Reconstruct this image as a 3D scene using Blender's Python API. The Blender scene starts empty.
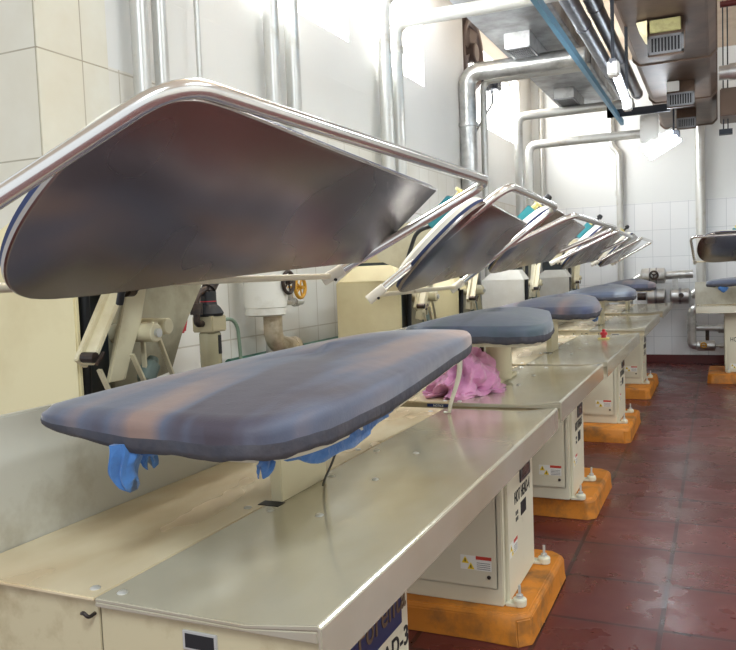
import bpy, bmesh, math, random
from mathutils import Vector, Matrix, noise
random.seed(7)
C = bpy.context.scene.collection
PI = math.pi

# ------------------------------------------------------------------ materials
def hexc(r, g, b):
    f = lambda c: (c / 255 / 12.92) if c / 255 <= .04045 else ((c / 255 + .055) / 1.055) ** 2.4
    return (f(r), f(g), f(b), 1)

def mat(name, col, rough=.5, metal=0, col2=None, scale=6, lo=.45, hi=.7, bump=0, bscale=40, emit=0, coat=0,
        stretch=(1, 1, 1), detail=6, rvar=0, sheen=0, spec=.5):
    m = bpy.data.materials.new(name); m.use_nodes = True
    nt = m.node_tree; b = nt.nodes['Principled BSDF']; N = nt.nodes.new; L = nt.links.new
    b.inputs['Base Color'].default_value = col
    b.inputs['Roughness'].default_value = rough
    b.inputs['Metallic'].default_value = metal
    b.inputs['Coat Weight'].default_value = coat
    b.inputs['Sheen Weight'].default_value = sheen
    b.inputs['Specular IOR Level'].default_value = spec
    if emit:
        b.inputs['Emission Color'].default_value = col
        b.inputs['Emission Strength'].default_value = emit
    if col2 or bump or rvar:
        tc = N('ShaderNodeTexCoord'); mp = N('ShaderNodeMapping'); mp.inputs['Scale'].default_value = stretch
        L(tc.outputs['Object'], mp.inputs['Vector'])
    if col2 or rvar:
        n = N('ShaderNodeTexNoise'); n.inputs['Scale'].default_value = scale; n.inputs['Detail'].default_value = detail
        n.inputs['Roughness'].default_value = .62
        L(mp.outputs[0], n.inputs['Vector'])
        r = N('ShaderNodeMapRange'); r.inputs[1].default_value = lo; r.inputs[2].default_value = hi
        L(n.outputs['Fac'], r.inputs[0])
        if col2:
            x = N('ShaderNodeMix'); x.data_type = 'RGBA'
            x.inputs[6].default_value = col; x.inputs[7].default_value = col2
            L(r.outputs[0], x.inputs[0]); L(x.outputs[2], b.inputs['Base Color'])
        if rvar:
            r2 = N('ShaderNodeMapRange'); r2.inputs[3].default_value = rough; r2.inputs[4].default_value = rough + rvar
            L(r.outputs[0], r2.inputs[0]); L(r2.outputs[0], b.inputs['Roughness'])
    if bump:
        n2 = N('ShaderNodeTexNoise'); n2.inputs['Scale'].default_value = bscale; n2.inputs['Detail'].default_value = 4
        L(mp.outputs[0], n2.inputs['Vector'])
        bp = N('ShaderNodeBump'); bp.inputs['Strength'].default_value = bump; bp.inputs['Distance'].default_value = .01
        L(n2.outputs['Fac'], bp.inputs['Height']); L(bp.outputs[0], b.inputs['Normal'])
    return m

def tile_mat(name, tile, grout, axes, size, phase, rough, gw=.004, tile2=None, top=None, topcol=None, spec=.5, mottle=None, bumps=.3, rv=.2):
    """axes: which object axes run across / up the tiles; top: height where tiling ends and plaster starts"""
    m = bpy.data.materials.new(name); m.use_nodes = True
    nt = m.node_tree; b = nt.nodes['Principled BSDF']; N = nt.nodes.new; L = nt.links.new
    tc = N('ShaderNodeTexCoord'); sp = N('ShaderNodeSeparateXYZ'); L(tc.outputs['Object'], sp.inputs[0])
    cb = N('ShaderNodeCombineXYZ')
    for k in (0, 1):
        a = N('ShaderNodeMath'); a.operation = 'SUBTRACT'; a.inputs[1].default_value = phase[k]
        L(sp.outputs[axes[k]], a.inputs[0]); L(a.outputs[0], cb.inputs[k])
    br = N('ShaderNodeTexBrick'); br.offset = 0; br.squash = 1
    br.inputs['Scale'].default_value = 1; br.inputs['Brick Width'].default_value = size[0]; br.inputs['Row Height'].default_value = size[1]
    br.inputs['Mortar Size'].default_value = gw; br.inputs['Mortar Smooth'].default_value = .1
    br.inputs['Color1'].default_value = tile; br.inputs['Color2'].default_value = tile2 or tile; br.inputs['Mortar'].default_value = grout
    L(cb.outputs[0], br.inputs['Vector'])
    colour = br.outputs['Color']
    nz = N('ShaderNodeTexNoise'); nz.inputs['Scale'].default_value = 3.5; nz.inputs['Detail'].default_value = 4; nz.inputs['Roughness'].default_value = .6
    L(tc.outputs['Object'], nz.inputs['Vector'])
    if mottle:
        mx = N('ShaderNodeMix'); mx.data_type = 'RGBA'
        mr = N('ShaderNodeMapRange'); mr.inputs[1].default_value = .35; mr.inputs[2].default_value = .85; mr.inputs[4].default_value = .8
        L(nz.outputs['Fac'], mr.inputs[0]); L(mr.outputs[0], mx.inputs[0])
        L(colour, mx.inputs[6]); mx.inputs[7].default_value = mottle; colour = mx.outputs[2]
    if top:
        gt = N('ShaderNodeMath'); gt.operation = 'GREATER_THAN'; gt.inputs[1].default_value = top
        L(sp.outputs[2], gt.inputs[0])
        mx = N('ShaderNodeMix'); mx.data_type = 'RGBA'; L(gt.outputs[0], mx.inputs[0]); L(colour, mx.inputs[6])
        mx.inputs[7].default_value = topcol; colour = mx.outputs[2]
    L(colour, b.inputs['Base Color'])
    mr = N('ShaderNodeMapRange'); mr.inputs[1].default_value = .35; mr.inputs[2].default_value = .7
    mr.inputs[3].default_value = rough; mr.inputs[4].default_value = rough + rv
    L(nz.outputs['Fac'], mr.inputs[0]); L(mr.outputs[0], b.inputs['Roughness'])
    bp = N('ShaderNodeBump'); bp.inputs['Strength'].default_value = bumps; bp.inputs['Distance'].default_value = .003; bp.invert = True
    L(br.outputs['Fac'], bp.inputs['Height']); L(bp.outputs[0], b.inputs['Normal'])
    b.inputs['Specular IOR Level'].default_value = spec
    return m

def buck_mat(name, base, warm, dark, seed=0):
    m = bpy.data.materials.new(name); m.use_nodes = True
    nt = m.node_tree; b = nt.nodes['Principled BSDF']; N = nt.nodes.new; L = nt.links.new
    tc = N('ShaderNodeTexCoord')
    mp = N('ShaderNodeMapping'); mp.inputs['Scale'].default_value = (5.5, .9, 1); mp.inputs['Location'].default_value = (seed, seed * 2, 0); mp.inputs['Rotation'].default_value = (0, 0, .12)
    L(tc.outputs['Object'], mp.inputs[0])
    n = N('ShaderNodeTexNoise'); n.inputs['Scale'].default_value = 1.6; n.inputs['Detail'].default_value = 2.5; L(mp.outputs[0], n.inputs['Vector'])
    cr = N('ShaderNodeValToRGB'); e = cr.color_ramp.elements
    e[0].position = .36; e[0].color = dark; e[1].position = .66; e[1].color = warm
    k = e.new(.47); k.color = base
    L(n.outputs['Fac'], cr.inputs[0]); L(cr.outputs[0], b.inputs['Base Color'])
    b.inputs['Roughness'].default_value = .62; b.inputs['Sheen Weight'].default_value = .35; b.inputs['Sheen Roughness'].default_value = .4
    n2 = N('ShaderNodeTexNoise'); n2.inputs['Scale'].default_value = 260; L(tc.outputs['Object'], n2.inputs['Vector'])
    n3 = N('ShaderNodeTexNoise'); n3.inputs['Scale'].default_value = 9; L(tc.outputs['Object'], n3.inputs['Vector'])
    ad = N('ShaderNodeMath'); ad.operation = 'MULTIPLY_ADD'; ad.inputs[1].default_value = .15
    L(n2.outputs['Fac'], ad.inputs[0]); L(n3.outputs['Fac'], ad.inputs[2])
    bp = N('ShaderNodeBump'); bp.inputs['Strength'].default_value = .35; bp.inputs['Distance'].default_value = .008
    L(ad.outputs[0], bp.inputs['Height']); L(bp.outputs[0], b.inputs['Normal'])
    return m

CREAM = mat('cream paint', hexc(212, 203, 172), .42, 0, hexc(170, 150, 108), 4, .52, .82, .05, 30)
CREAM2 = mat('pale cream housing paint', hexc(218, 206, 164), .45, 0, hexc(196, 178, 132), 2.5, .5, .85)
HOUSELIT = mat('light-washed housing paint', hexc(205, 203, 196), .5, 0, hexc(180, 174, 160), 3, .5, .85)  # paler grey stands in for light falling on the far housings
WORN = mat('worn cream pedestal paint', hexc(214, 208, 184), .45, 0, hexc(150, 132, 98), 5, .6, .8, .06, 25)
STEEL = mat('stained tabletop steel', hexc(226, 212, 180), .24, .2, hexc(178, 142, 92), 2.6, .4, 1.0, .02, 50, rvar=.1, detail=3, stretch=(1.6, .8, 1))
STEELF = mat('brushed tabletop steel', hexc(204, 199, 180), .15, .5, hexc(172, 152, 108), 2.0, .4, .9, .02, 60, rvar=.12, detail=3, stretch=(1.4, .8, 1))
SPLASH = mat('grey splash panel', hexc(196, 194, 182), .34, .1, hexc(140, 126, 98), 4, .5, .8)
CHROME = mat('heat tinted steel soleplate', hexc(170, 164, 160), .25, 1, hexc(134, 118, 108), 2, .35, .85, 0, 30, rvar=.06, detail=2)
BRIGHT = mat('polished tube', hexc(232, 230, 226), .2, .9)
WHITETUBE = mat('cream tube', hexc(222, 212, 186), .35, .1, hexc(150, 110, 70), 14, .62, .75)
BLUEPAD = mat('blue seal', hexc(44, 56, 94), .7)
HEADBACK = mat('white head cover', hexc(226, 220, 206), .4)
BLACK = mat('black rubber', hexc(26, 27, 30), .5)
DARK = mat('dark iron', hexc(58, 52, 50), .45, .6, hexc(92, 72, 58), 20)
BLUEDARK = mat('dark linkage gap shade', hexc(44, 52, 56), .55, 0, hexc(70, 66, 56), 8)  # dark tone puts the shade of the linkage recess into the colour
SKIRTM = mat('dingy cream skirt paint', hexc(190, 178, 146), .5, 0, hexc(140, 118, 82), 9, .5, .8)
DARKIN = mat('dark interior', hexc(84, 88, 84), .7)
OLIVE = mat('olive plate', hexc(160, 154, 130), .45, .1, hexc(110, 102, 80), 5)
TEALG = mat('grey green casting', hexc(112, 128, 122), .5)
TEAL = mat('teal enamel', hexc(48, 132, 142), .4)
YELLOW = mat('yellow plastic', hexc(222, 208, 134), .5)
BRASSY = mat('brass gold', hexc(204, 152, 48), .4, .3)
RED = mat('red plastic', hexc(178, 30, 42), .4)
ORANGE = mat('orange plinth paint', hexc(194, 118, 26), .6, 0, hexc(110, 76, 38), 7, .5, .72, .3, 14)
GALV = mat('galvanised sheet', hexc(156, 158, 162), .36, .75, hexc(118, 116, 114), 4, .4, .7, .05, 10, rvar=.2)
FOIL = mat('insulated pipe jacket', hexc(206, 206, 204), .3, .8, hexc(160, 160, 158), 8, .45, .7, .2, 14)
FOILTAN = mat('wrapped foil tape', hexc(196, 182, 158), .4, .5, hexc(140, 124, 98), 12, .45, .7, .6, 26)
PIPE = mat('painted silver pipe', hexc(206, 206, 202), .34, .5, hexc(176, 168, 150), 9, .55, .8)
GREENPIPE = mat('green pipe', hexc(30, 92, 72), .4)
BROWND = mat('brown painted duct', hexc(106, 86, 72), .5, .15, hexc(78, 62, 52), 3, .4, .7)
GREYTUBE = mat('spiral duct grey', hexc(120, 124, 134), .35, .6, hexc(90, 90, 96), 5)
BLUESTRUT = mat('blue strut', hexc(96, 150, 182), .4, .2)
DKSTRUT = mat('dark strut', hexc(40, 44, 52), .5, .3)
TANK = mat('white enamel tank', hexc(226, 224, 214), .3, 0, hexc(190, 182, 160), 5, .55, .8)
PINK = mat('pink cotton', hexc(216, 152, 188), .8, 0, hexc(198, 130, 172), 8, .4, .7, .2, 90, sheen=.3)
BLUECLOTH = mat('blue cotton', hexc(66, 116, 176), .8, 0, hexc(48, 92, 150), 12, .4, .7, .4, 60, sheen=.3)
WHITE = mat('white plastic', hexc(232, 232, 228), .4)
GLASSY = mat('clear bowl', hexc(168, 162, 132), .25, .1)
BEIGEREG = mat('beige regulator', hexc(176, 166, 136), .4, .2)
INK = mat('black ink', hexc(24, 24, 26), .6)
SIGNBLUE = mat('blue enamel plate', hexc(30, 48, 92), .35)
SIGNGOLD = mat('dark gold lettering', hexc(112, 94, 70), .45, .2)
PANEL = mat('dark control panel', hexc(62, 66, 70), .35)
LCD = mat('dim display window', hexc(96, 78, 70), .25)
LABELW = mat('white label', hexc(232, 232, 224), .5)
LABELY = mat('yellow triangle', hexc(236, 206, 40), .5)
LABELR = mat('red label band', hexc(190, 60, 44), .5)
NOTICE = mat('navy label', hexc(26, 44, 96), .5)
TUBEGLOW = mat('fluorescent tube', (0.86, 0.93, 1, 1), .4, emit=28)
TAN = mat('tan cable', hexc(120, 140, 120), .5)
INSUL = mat('yellowed insulation', hexc(170, 164, 112), .7, 0, hexc(130, 124, 84), 14)
FANM = mat('fan casing', hexc(112, 96, 90), .5, .2)
WALLT = tile_mat('left wall tiles', hexc(234, 232, 226), hexc(186, 178, 162), (1, 2), (.2, .33), (3.586, 1.98), .3, .003, hexc(228, 226, 218), 1.99, hexc(229, 230, 228), mottle=hexc(224, 220, 208))
BACKT = tile_mat('back wall tiles', hexc(232, 234, 236), hexc(198, 202, 206), (0, 2), (.208, .33), (-.527, 1.98), .3, .003, hexc(226, 229, 232), 1.99, hexc(226, 229, 229))
PILLT = tile_mat('pillar tiles', hexc(230, 230, 220), hexc(150, 140, 118), (1, 2), (.3, .335), (1.83 + .18, 1.98), .28, .0025, hexc(228, 224, 206), mottle=hexc(214, 206, 184))
PILLX = tile_mat('pillar tiles facing room', hexc(230, 230, 220), hexc(150, 140, 118), (0, 2), (.3, .335), (-1.9, 1.98), .28, .0025, hexc(228, 222, 202), mottle=hexc(214, 206, 184))
FLOORT = tile_mat('dark red quarry tiles', hexc(98, 42, 37), hexc(30, 20, 20), (0, 1), (.383, .4), (-.187, 3.142), .2, .009, hexc(84, 36, 33), mottle=hexc(90, 46, 48), bumps=.6, rv=.22)
CEIL = mat('ceiling plaster', hexc(224, 206, 184), .8, 0, hexc(200, 176, 152), 2)
SKIRT = mat('dark red skirting tile', hexc(92, 40, 38), .35)
FRAMEW = mat('window frame paint', hexc(236, 232, 222), .5)
BMATS = [buck_mat('scorched slate cover ' + k, hexc(80, 86, 104), w, d, s) for k, w, d, s in (
    ('a', hexc(136, 112, 102), hexc(66, 58, 68), .3), ('b', hexc(72, 86, 94), hexc(48, 58, 68), 2.2),
    ('c', hexc(136, 110, 108), hexc(70, 78, 112), 4.1), ('d', hexc(120, 128, 140), hexc(74, 84, 104), 5.7), ('e', hexc(160, 134, 132), hexc(92, 96, 120), 7.9))]
SIDEFAB = mat('dark pleated fabric', hexc(72, 70, 76), .75, 0, hexc(54, 58, 70), 18, .4, .7, .5, 30)

# ------------------------------------------------------------------ mesh builder
class B:
    def __init__(s): s.bm = bmesh.new()
    def face(s, pts): return s.bm.faces.new([s.bm.verts.new(p) for p in pts])
    def box(s, x0, x1, y0, y1, z0, z1, M=None):
        v = [Vector((x, y, z)) for x in (x0, x1) for y in (y0, y1) for z in (z0, z1)]
        if M: v = [M @ p for p in v]
        w = [s.bm.verts.new(p) for p in v]
        for f in ((0, 1, 3, 2), (4, 6, 7, 5), (0, 4, 5, 1), (2, 3, 7, 6), (0, 2, 6, 4), (1, 5, 7, 3)):
            s.bm.faces.new([w[i] for i in f])
        return s
    def bar(s, p, q, w, t, up=(0, 0, 1)):
        """flat bar from p to q, width w in the plane of 'up', thickness t"""
        p, q = Vector(p), Vector(q); d = (q - p).normalized(); n = d.cross(Vector(up)).normalized(); u = n.cross(d)
        M = Matrix((d, n, u)).transposed().to_4x4(); M.translation = p
        return s.box(0, (q - p).length, -t / 2, t / 2, -w / 2, w / 2, M)
    def ring(s, c, u, v, r, seg): return [s.bm.verts.new(c + (u * math.cos(2 * PI * i / seg) + v * math.sin(2 * PI * i / seg)) * r) for i in range(seg)]
    def rev(s, p, q, prof, seg=20):
        """surface of revolution along p->q; prof = [(t, r)] with t in metres from p"""
        p, q = Vector(p), Vector(q); d = (q - p).normalized()
        u = d.orthogonal().normalized(); v = d.cross(u); prev = None
        for k, (t, r) in enumerate(prof):
            R = s.ring(p + d * t, u, v, max(r, 1e-4), seg)
            if prev:
                for i in range(seg): s.bm.faces.new((prev[i], prev[(i + 1) % seg], R[(i + 1) % seg], R[i]))
            else: s.bm.faces.new(R[::-1])
            prev = R
        s.bm.faces.new(prev); return s
    def cyl(s, p, q, r, seg=18, b=None):
        L = (Vector(q) - Vector(p)).length
        if b: return s.rev(p, q, [(0, r - b), (b, r), (L - b, r), (L, r - b)], seg)
        return s.rev(p, q, [(0, r), (L, r)], seg)
    def tube(s, pts, r, bend=.0, seg=12, n=6, closed=False):
        P = [Vector(p) for p in pts]
        if bend:
            Q = [P[0]]
            for a, b, c in zip(P, P[1:], P[2:]):
                d1, d2 = (a - b), (c - b); k = min(bend, d1.length * .49, d2.length * .49)
                s0, s1 = b + d1.normalized() * k, b + d2.normalized() * k
                for i in range(n + 1):
                    t = i / n; Q.append(s0 * (1 - t) ** 2 + b * 2 * t * (1 - t) + s1 * t * t)
            P = Q + [P[-1]]
        T = []
        for i in range(len(P)):
            if closed: t = P[(i + 1) % len(P)] - P[i - 1]
            else: t = P[min(i + 1, len(P) - 1)] - P[max(i - 1, 0)]
            T.append(t.normalized())
        u = T[0].orthogonal().normalized(); R = []
        for i, p in enumerate(P):
            u = (u - T[i] * u.dot(T[i])).normalized(); v = T[i].cross(u)
            R.append(s.ring(p, u, v, r(i / (len(P) - 1)) if callable(r) else r, seg))
        for i in range(len(P) - (0 if closed else 1)):
            a, b = R[i], R[(i + 1) % len(P)]
            for k in range(seg): s.bm.faces.new((a[k], a[(k + 1) % seg], b[(k + 1) % seg], b[k]))
        if not closed: s.bm.faces.new(R[0][::-1]); s.bm.faces.new(R[-1])
        return s
    def prism(s, poly, d):
        """extrude polygon (list of 3D points) by vector d"""
        d = Vector(d); a = [s.bm.verts.new(p) for p in poly]; b = [s.bm.verts.new(Vector(p) + d) for p in poly]; n = len(a)
        s.bm.faces.new(a[::-1]); s.bm.faces.new(b)
        for i in range(n): s.bm.faces.new((a[i], a[(i + 1) % n], b[(i + 1) % n], b[i]))
        return s
    def loft(s, rings, cap=True):
        W = [[s.bm.verts.new(p) for p in r] for r in rings]; n = len(W[0])
        for a, b in zip(W, W[1:]):
            for i in range(n): s.bm.faces.new((a[i], a[(i + 1) % n], b[(i + 1) % n], b[i]))
        if cap: s.bm.faces.new(W[0][::-1]); s.bm.faces.new(W[-1])
        return s
    def done(s, name, m, parent=None, org=(0, 0, 0), bevel=0, loc=None, smooth=35):
        o_ = Vector(org)
        for v in s.bm.verts: v.co -= o_
        bmesh.ops.recalc_face_normals(s.bm, faces=s.bm.faces)
        if bevel:
            es = [e for e in s.bm.edges if len(e.link_faces) == 2 and e.calc_face_angle() > .6]
            bmesh.ops.bevel(s.bm, geom=es, offset=bevel, segments=2, affect='EDGES', clamp_overlap=True)
        me = bpy.data.meshes.new(name); s.bm.to_mesh(me); s.bm.free()
        for p in me.polygons: p.use_smooth = True
        me.set_sharp_from_angle(angle=math.radians(smooth))
        if m: me.materials.append(m)
        o = bpy.data.objects.new(name, me); C.objects.link(o)
        if parent: o.parent = parent
        if loc is not None: o.location = loc
        return o

def tag(o, label, cat, group=None):
    o['label'] = label; o['category'] = cat
    if group: o['group'] = group
    return o
def thing(name, label, cat, loc, rz=0, group=None):
    o = bpy.data.objects.new(name, None); C.objects.link(o); o.location = loc; o.rotation_euler = (0, 0, rz); o.empty_display_size = .1
    return tag(o, label, cat, group)
def single(b, name, m, label, cat, base, group=None, bevel=0):
    """a thing that is one mesh, origin at its base"""
    o = b.done(name, m, None, base, bevel, base); return tag(o, label, cat, group)
def struct(o): o['kind'] = 'structure'; return o
def smoothpoly(p, it=2, keep=()):
    for _ in range(it):
        q = []; n = len(p); kk = []
        for i in range(n):
            a, b = p[i - 1], p[i]; c = p[(i + 1) % n]
            if i in keep: kk.append(len(q)); q.append(b)
            else:
                q.append(tuple(b[k] * .75 + a[k] * .25 for k in range(2))); q.append(tuple(b[k] * .75 + c[k] * .25 for k in range(2)))
        p = q; keep = tuple(kk)
    return p

def lettering(name, s, size, place, m, parent, sx=1.0, depth=.0006, bold=0.0):
    """real lettering: place(u, v, w) turns text coordinates into builder coordinates"""
    cu = bpy.data.curves.new('lettering', 'FONT'); cu.body = s; cu.size = size; cu.extrude = depth; cu.offset = bold; cu.space_character = 1.08
    to = bpy.data.objects.new('lettering', cu); C.objects.link(to)
    dg = bpy.context.evaluated_depsgraph_get(); me = bpy.data.meshes.new_from_object(to.evaluated_get(dg))
    bpy.data.objects.remove(to)
    for v in me.vertices: v.co = place(v.co.x * sx, v.co.y, v.co.z + depth)
    me.materials.clear(); me.materials.append(m)
    o = bpy.data.objects.new(name, me); C.objects.link(o); o.parent = parent; return o

# ------------------------------------------------------------------ camera
YAW, PIT, ROL, F = 0.4232, 0.066, -0.038, 780.0
f = Vector((-math.sin(YAW) * math.cos(PIT), math.cos(YAW) * math.cos(PIT), -math.sin(PIT)))
r = Vector((math.cos(YAW), math.sin(YAW), 0)); u = r.cross(f)
r2 = r * math.cos(ROL) + u * math.sin(ROL); u2 = -r * math.sin(ROL) + u * math.cos(ROL)
cam = bpy.data.objects.new('camera', bpy.data.cameras.new('camera')); C.objects.link(cam)
Mx = Matrix((r2, u2, -f)).transposed().to_4x4(); Mx.translation = Vector((0, 0, 1.25)); cam.matrix_world = Mx
cam.data.sensor_width = 36; cam.data.lens = 36 * F / 736; cam.data.clip_start = .02
bpy.context.scene.camera = cam

# ------------------------------------------------------------------ room shell
YB, XL, XL2, XR, ZC, YN = 10.3, -1.9, -2.2, 3.2, 3.75, -2.2
struct(B().box(-3.2, XR, YN, YB + .2, -.1, 0).done('floor', FLOORT))
struct(B().box(-3.2, XR, YN, YB + .2, ZC, ZC + .1).done('ceiling', CEIL))
struct(B().box(-3.2, XR + .2, YB, YB + .2, 0, ZC).done('wall_back', BACKT))
struct(B().box(XR, XR + .2, YN, YB, 0, ZC).done('wall_right', WALLT))
struct(B().box(XL2 - .3, XR, YB - .02, YB, 0, .105).done('baseboard_back', SKIRT, bevel=.004))

def wall_with_holes(name, X0, X1, y0, y1, holes, m):
    b = B(); y = y0
    for (a, c, z0, z1) in holes:
        b.box(X0, X1, y, a, 0, ZC); b.box(X0, X1, a, c, 0, z0); b.box(X0, X1, a, c, z1, ZC); y = c
    b.box(X0, X1, y, y1, 0, ZC)
    return struct(b.done(name, m))
HA = [(2.75, 4.1, 2.56, 3.45), (4.45, 5.35, 2.56, 3.45)]
HB = [(7.5, 9.62, 2.72, 3.5)]
wall_with_holes('wall_left', XL - .32, XL, 1.83, 6.33, HA, WALLT)
wall_with_holes('wall_left_recess', XL2 - .25, XL2, 6.33, YB, HB, WALLT)
struct(B().box(-3.2, XL, 1.82, 1.84, 0, ZC).done('wall_near', PILLX))
# tall tiled pilaster face next to the corner
struct(B().box(XL - .02, XL + .004, 1.822, 2.13, 0, 2.3).done('trim_1', PILLT))
SKYP = mat('sunlit frosted pane', (1, .99, .96, 1), .5, emit=9)
k = 0
for X, hs in ((XL, HA), (XL2, HB)):
    for (a, c, z0, z1) in hs:
        k += 1
        fr = B(); xf = X - .14; w = .04
        for (p, q, s0, s1) in ((a, c, z0, z0 + w), (a, c, z1 - w, z1), (a, a + w, z0 + w, z1 - w), (c - w, c, z0 + w, z1 - w)): fr.box(xf - .03, xf + .03, p, q, s0, s1)
        n = 2 if c - a < 1.2 else 3
        for i in range(1, n):
            ym = a + (c - a) * i / n; fr.box(xf - .02, xf + .02, ym - .018, ym + .018, z0 + w, z1 - w)
        wn = struct(fr.done('window_%d' % k, FRAMEW))
        pn = B().box(xf - .006, xf, a + w, c - w, z0 + w, z1 - w).done('pane', SKYP, wn)

# ------------------------------------------------------------------ presses
OX = -.87; ORG = (OX, 0, 0)
PHI = math.radians(43.5); HU = Vector((math.cos(PHI), 0, math.sin(PHI))); HN = Vector((math.sin(PHI), 0, -math.cos(PHI)))
HEAD = [(-.018, .15), (.003, .082), (.049, .038), (.103, .016), (.173, .006), (.261, .015), (.336, .04), (.388, .085), (.422, .15), (.433, .215),
        (.427, .37), (.41, .72), (.377, 1.435), (.219, 1.41), (.073, 1.37), (.043, .89), (.017, .59), (-.007, .34)]
BUCK = [(-1.075, .2), (-1.05, .135), (-.95, .128), (-.8, .122), (-.68, .108), (-.61, .12), (-.572, .2), (-.565, .33), (-.574, .53), (-.615, .85), (-.655, 1.15),
        (-.69, 1.43), (-.75, 1.53), (-.85, 1.54), (-.95, 1.47), (-1.01, 1.2), (-1.05, .8), (-1.07, .4)]

def pt_text(x, y0, z0):           # lettering on a face that looks along +x
    return lambda a, b, c: Vector((x + c - OX, y0 + a, z0 + b))

def make_press(y0, L, label, hs=(0, 1), bs=(0, 1), bail=None, dz=0, t0=0, to=.3, wz=.25, vp=(.21, .42, .1), house=(-.55, .45, 1.4), link=.5, ped=(0, .72), post='blade',
               bmat=BMATS[0], text='HOT HEAD', plate=False, housem=CREAM2, loc=None, rz=0, zt=.775, full=False, smooth_plate=False):
    root = thing('garment_press', label, 'ironing press', loc or (OX, y0, 0), rz, 'garment presses')
    D = lambda b, n, m, p=root, bev=0, sm=35: b.done(n, m, p, ORG, bev, None, sm)
    # --- tabletop
    t = .006
    SX = -.866
    front = [(SX, zt), (-.597, zt), (-.483, zt + .016), (-.478, zt + .012), (-.478, zt - .056), (-.483, zt - .056), (-.484, zt + .008), (-.597, zt - t), (SX, zt - t)]
    b = B(); b.prism([(x, t0, z) for x, z in front], (0, L - t0, 0))
    for ya, yb in ((t0, t0 + .004), (L - .004, L)): b.prism([(SX, ya, zt - t), (-.597, ya, zt - t), (-.484, ya, zt + .007), (-.484, ya, zt - .01), (SX, ya, zt - .014)], (0, yb - ya, 0))
    top = D(b, 'tabletop', STEELF, root, .0015)
    b = B().box(-1.178, SX - .002, t0, L, zt - t, zt)
    rear = D(b, 'rear_tabletop', STEEL, root, .0015)
    k0 = t0 + .012
    for ya, dn in ((k0, .2 if full else .045), (L - .006, .045)):
        D(B().box(-1.178, SX - .003, ya, ya + .004, zt - dn, zt - t), 'rear_skirt', SKIRTM, rear, .001)
        D(B().box(SX, -.485, ya, ya + .004, zt - dn, zt - t), 'skirt', SKIRTM, top, .001)
    for i, y in enumerate((t0 + .03, .5, .777, 1.045, L - .07)):
        for x in (-.892, -.838, -.725):
            if y >= L or (i in (0, 4) and x == -.725): continue
            bb = B().rev((x, y, zt - .001), (x, y, zt + .02), [(0, .0085), (.002, .0085), (.004, .006), (.0048, .002)], 14)
            D(bb, 'bolt', PIPE, top if x > SX else rear)
    D(B().box(-.712, -.652, k0 - .003, k0 + .001, zt - .058, zt - .029), 'slot_frame', PIPE, top, .001)
    D(B().box(-.707, -.657, k0 - .0036, k0 - .002, zt - .054, zt - .033), 'slot', BLACK, top)
    D(B().tube([(SX - .012, k0, zt - .03), (SX - .012, k0 - .014, zt - .032), (SX - .02, k0 - .016, zt - .024), (SX - .027, k0 - .012, zt - .028)], .003, .006, 8), 'latch_hook', DARK, rear)
    if not full or t0 > .04:
        for x in (-.98, -.92, -.8): D(B().rev((x, k0 + .002, zt - .03), (x, k0 - .01, zt - .03), [(0, .005), (.004, .005), (.006, .002)], 10), 'skirt_screw', DARK, top if x > SX else rear)
    # --- splash panel behind the table
    D(B().box(-1.2, -1.18, -.02, L, zt - .03, 1.018), 'splash_panel', SPLASH, root, .003)
    # --- pedestal
    p0, p1 = ped; PX = -.66
    pd = D(B().prism([(-1.15, y, z) for y, z in ((p0, .1), (p1, .1), (p1, zt - t - .001), (max(p0, k0 + .012), zt - t - .001), (max(p0, k0 + .012), zt - .1), (p0, zt - .1))], (1.15 + PX - .012, 0, 0)), 'pedestal', WORN, root, .004)
    D(B().box(PX - .012, PX, p0 + .03, p1 - .002, .105, zt - .105), 'front_cover', WORN, pd, .003)
    D(B().box(-1.12, PX - .03, p0 - .006, p0, .16, zt - .12), 'access_cover', WORN, pd, .004)
    for (x, z) in ((PX - .06, .2), (-1.08, .2), (PX - .06, .62)): D(B().rev((x, p0 - .004, z), (x, p0 - .02, z), [(0, .007), (.004, .007), (.006, .003)], 10), 'cover_screw', DARK, pd)
    for yy in (p0 + .03, p1 + .01):
        bb = B().box(PX - .01, PX + .03, yy - .02, yy + .02, .1, .112); bb.cyl((PX + .035, yy, .1), (PX + .035, yy, .128), .024, 16, .004)
        D(bb, 'foot_bracket', WORN, pd, .002)
        D(B().rev((PX + .035, yy, .127), (PX + .035, yy, .2), [(0, .012), (.012, .012), (.013, .005), (.045, .005)], 10), 'anchor_bolt', PIPE, pd)
    # labels
    lx = PX + .0005
    if plate:
        bp_ = D(B().box(PX, PX + .004, p0 + .42, p0 + .68, .462, .6), 'name_plate', SIGNBLUE, pd, .001)
        lettering('plate_lettering', 'Forenta', .083, pt_text(PX + .0042, p0 + .445, .495), SIGNGOLD, bp_, .92, bold=.001)
        lettering('painted_lettering', text, .062, pt_text(lx, p0 + .335, .4), INK, pd, 1.0, bold=.001)
    else:
        w = p1 - p0
        cp = D(B().box(PX, PX + .005, p0 + w * .5, p0 + w * .86, .475, .535), 'control_panel', PANEL, pd, .001)
        D(B().box(PX + .005, PX + .0056, p0 + w * .56, p0 + w * .8, .488, .522), 'display', LCD, cp)
        lettering('painted_lettering', text, .062, pt_text(lx, p0 + w * to, .418), INK, pd, w * .63 / .44, bold=.0002)
        D(B().box(PX, PX + .002, p0 + w * .52, p0 + w * .7, .352, .4), 'rating_plate', INK, pd)
        lb = B()
        for i in range(2):
            for j in range(2): lb.box(PX, PX + .001, p0 + w * (.34 + .05 * i), p0 + w * (.37 + .05 * i), .352 + .022 * j, .366 + .022 * j)
        D(lb, 'small_mark', INK, pd)
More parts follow.
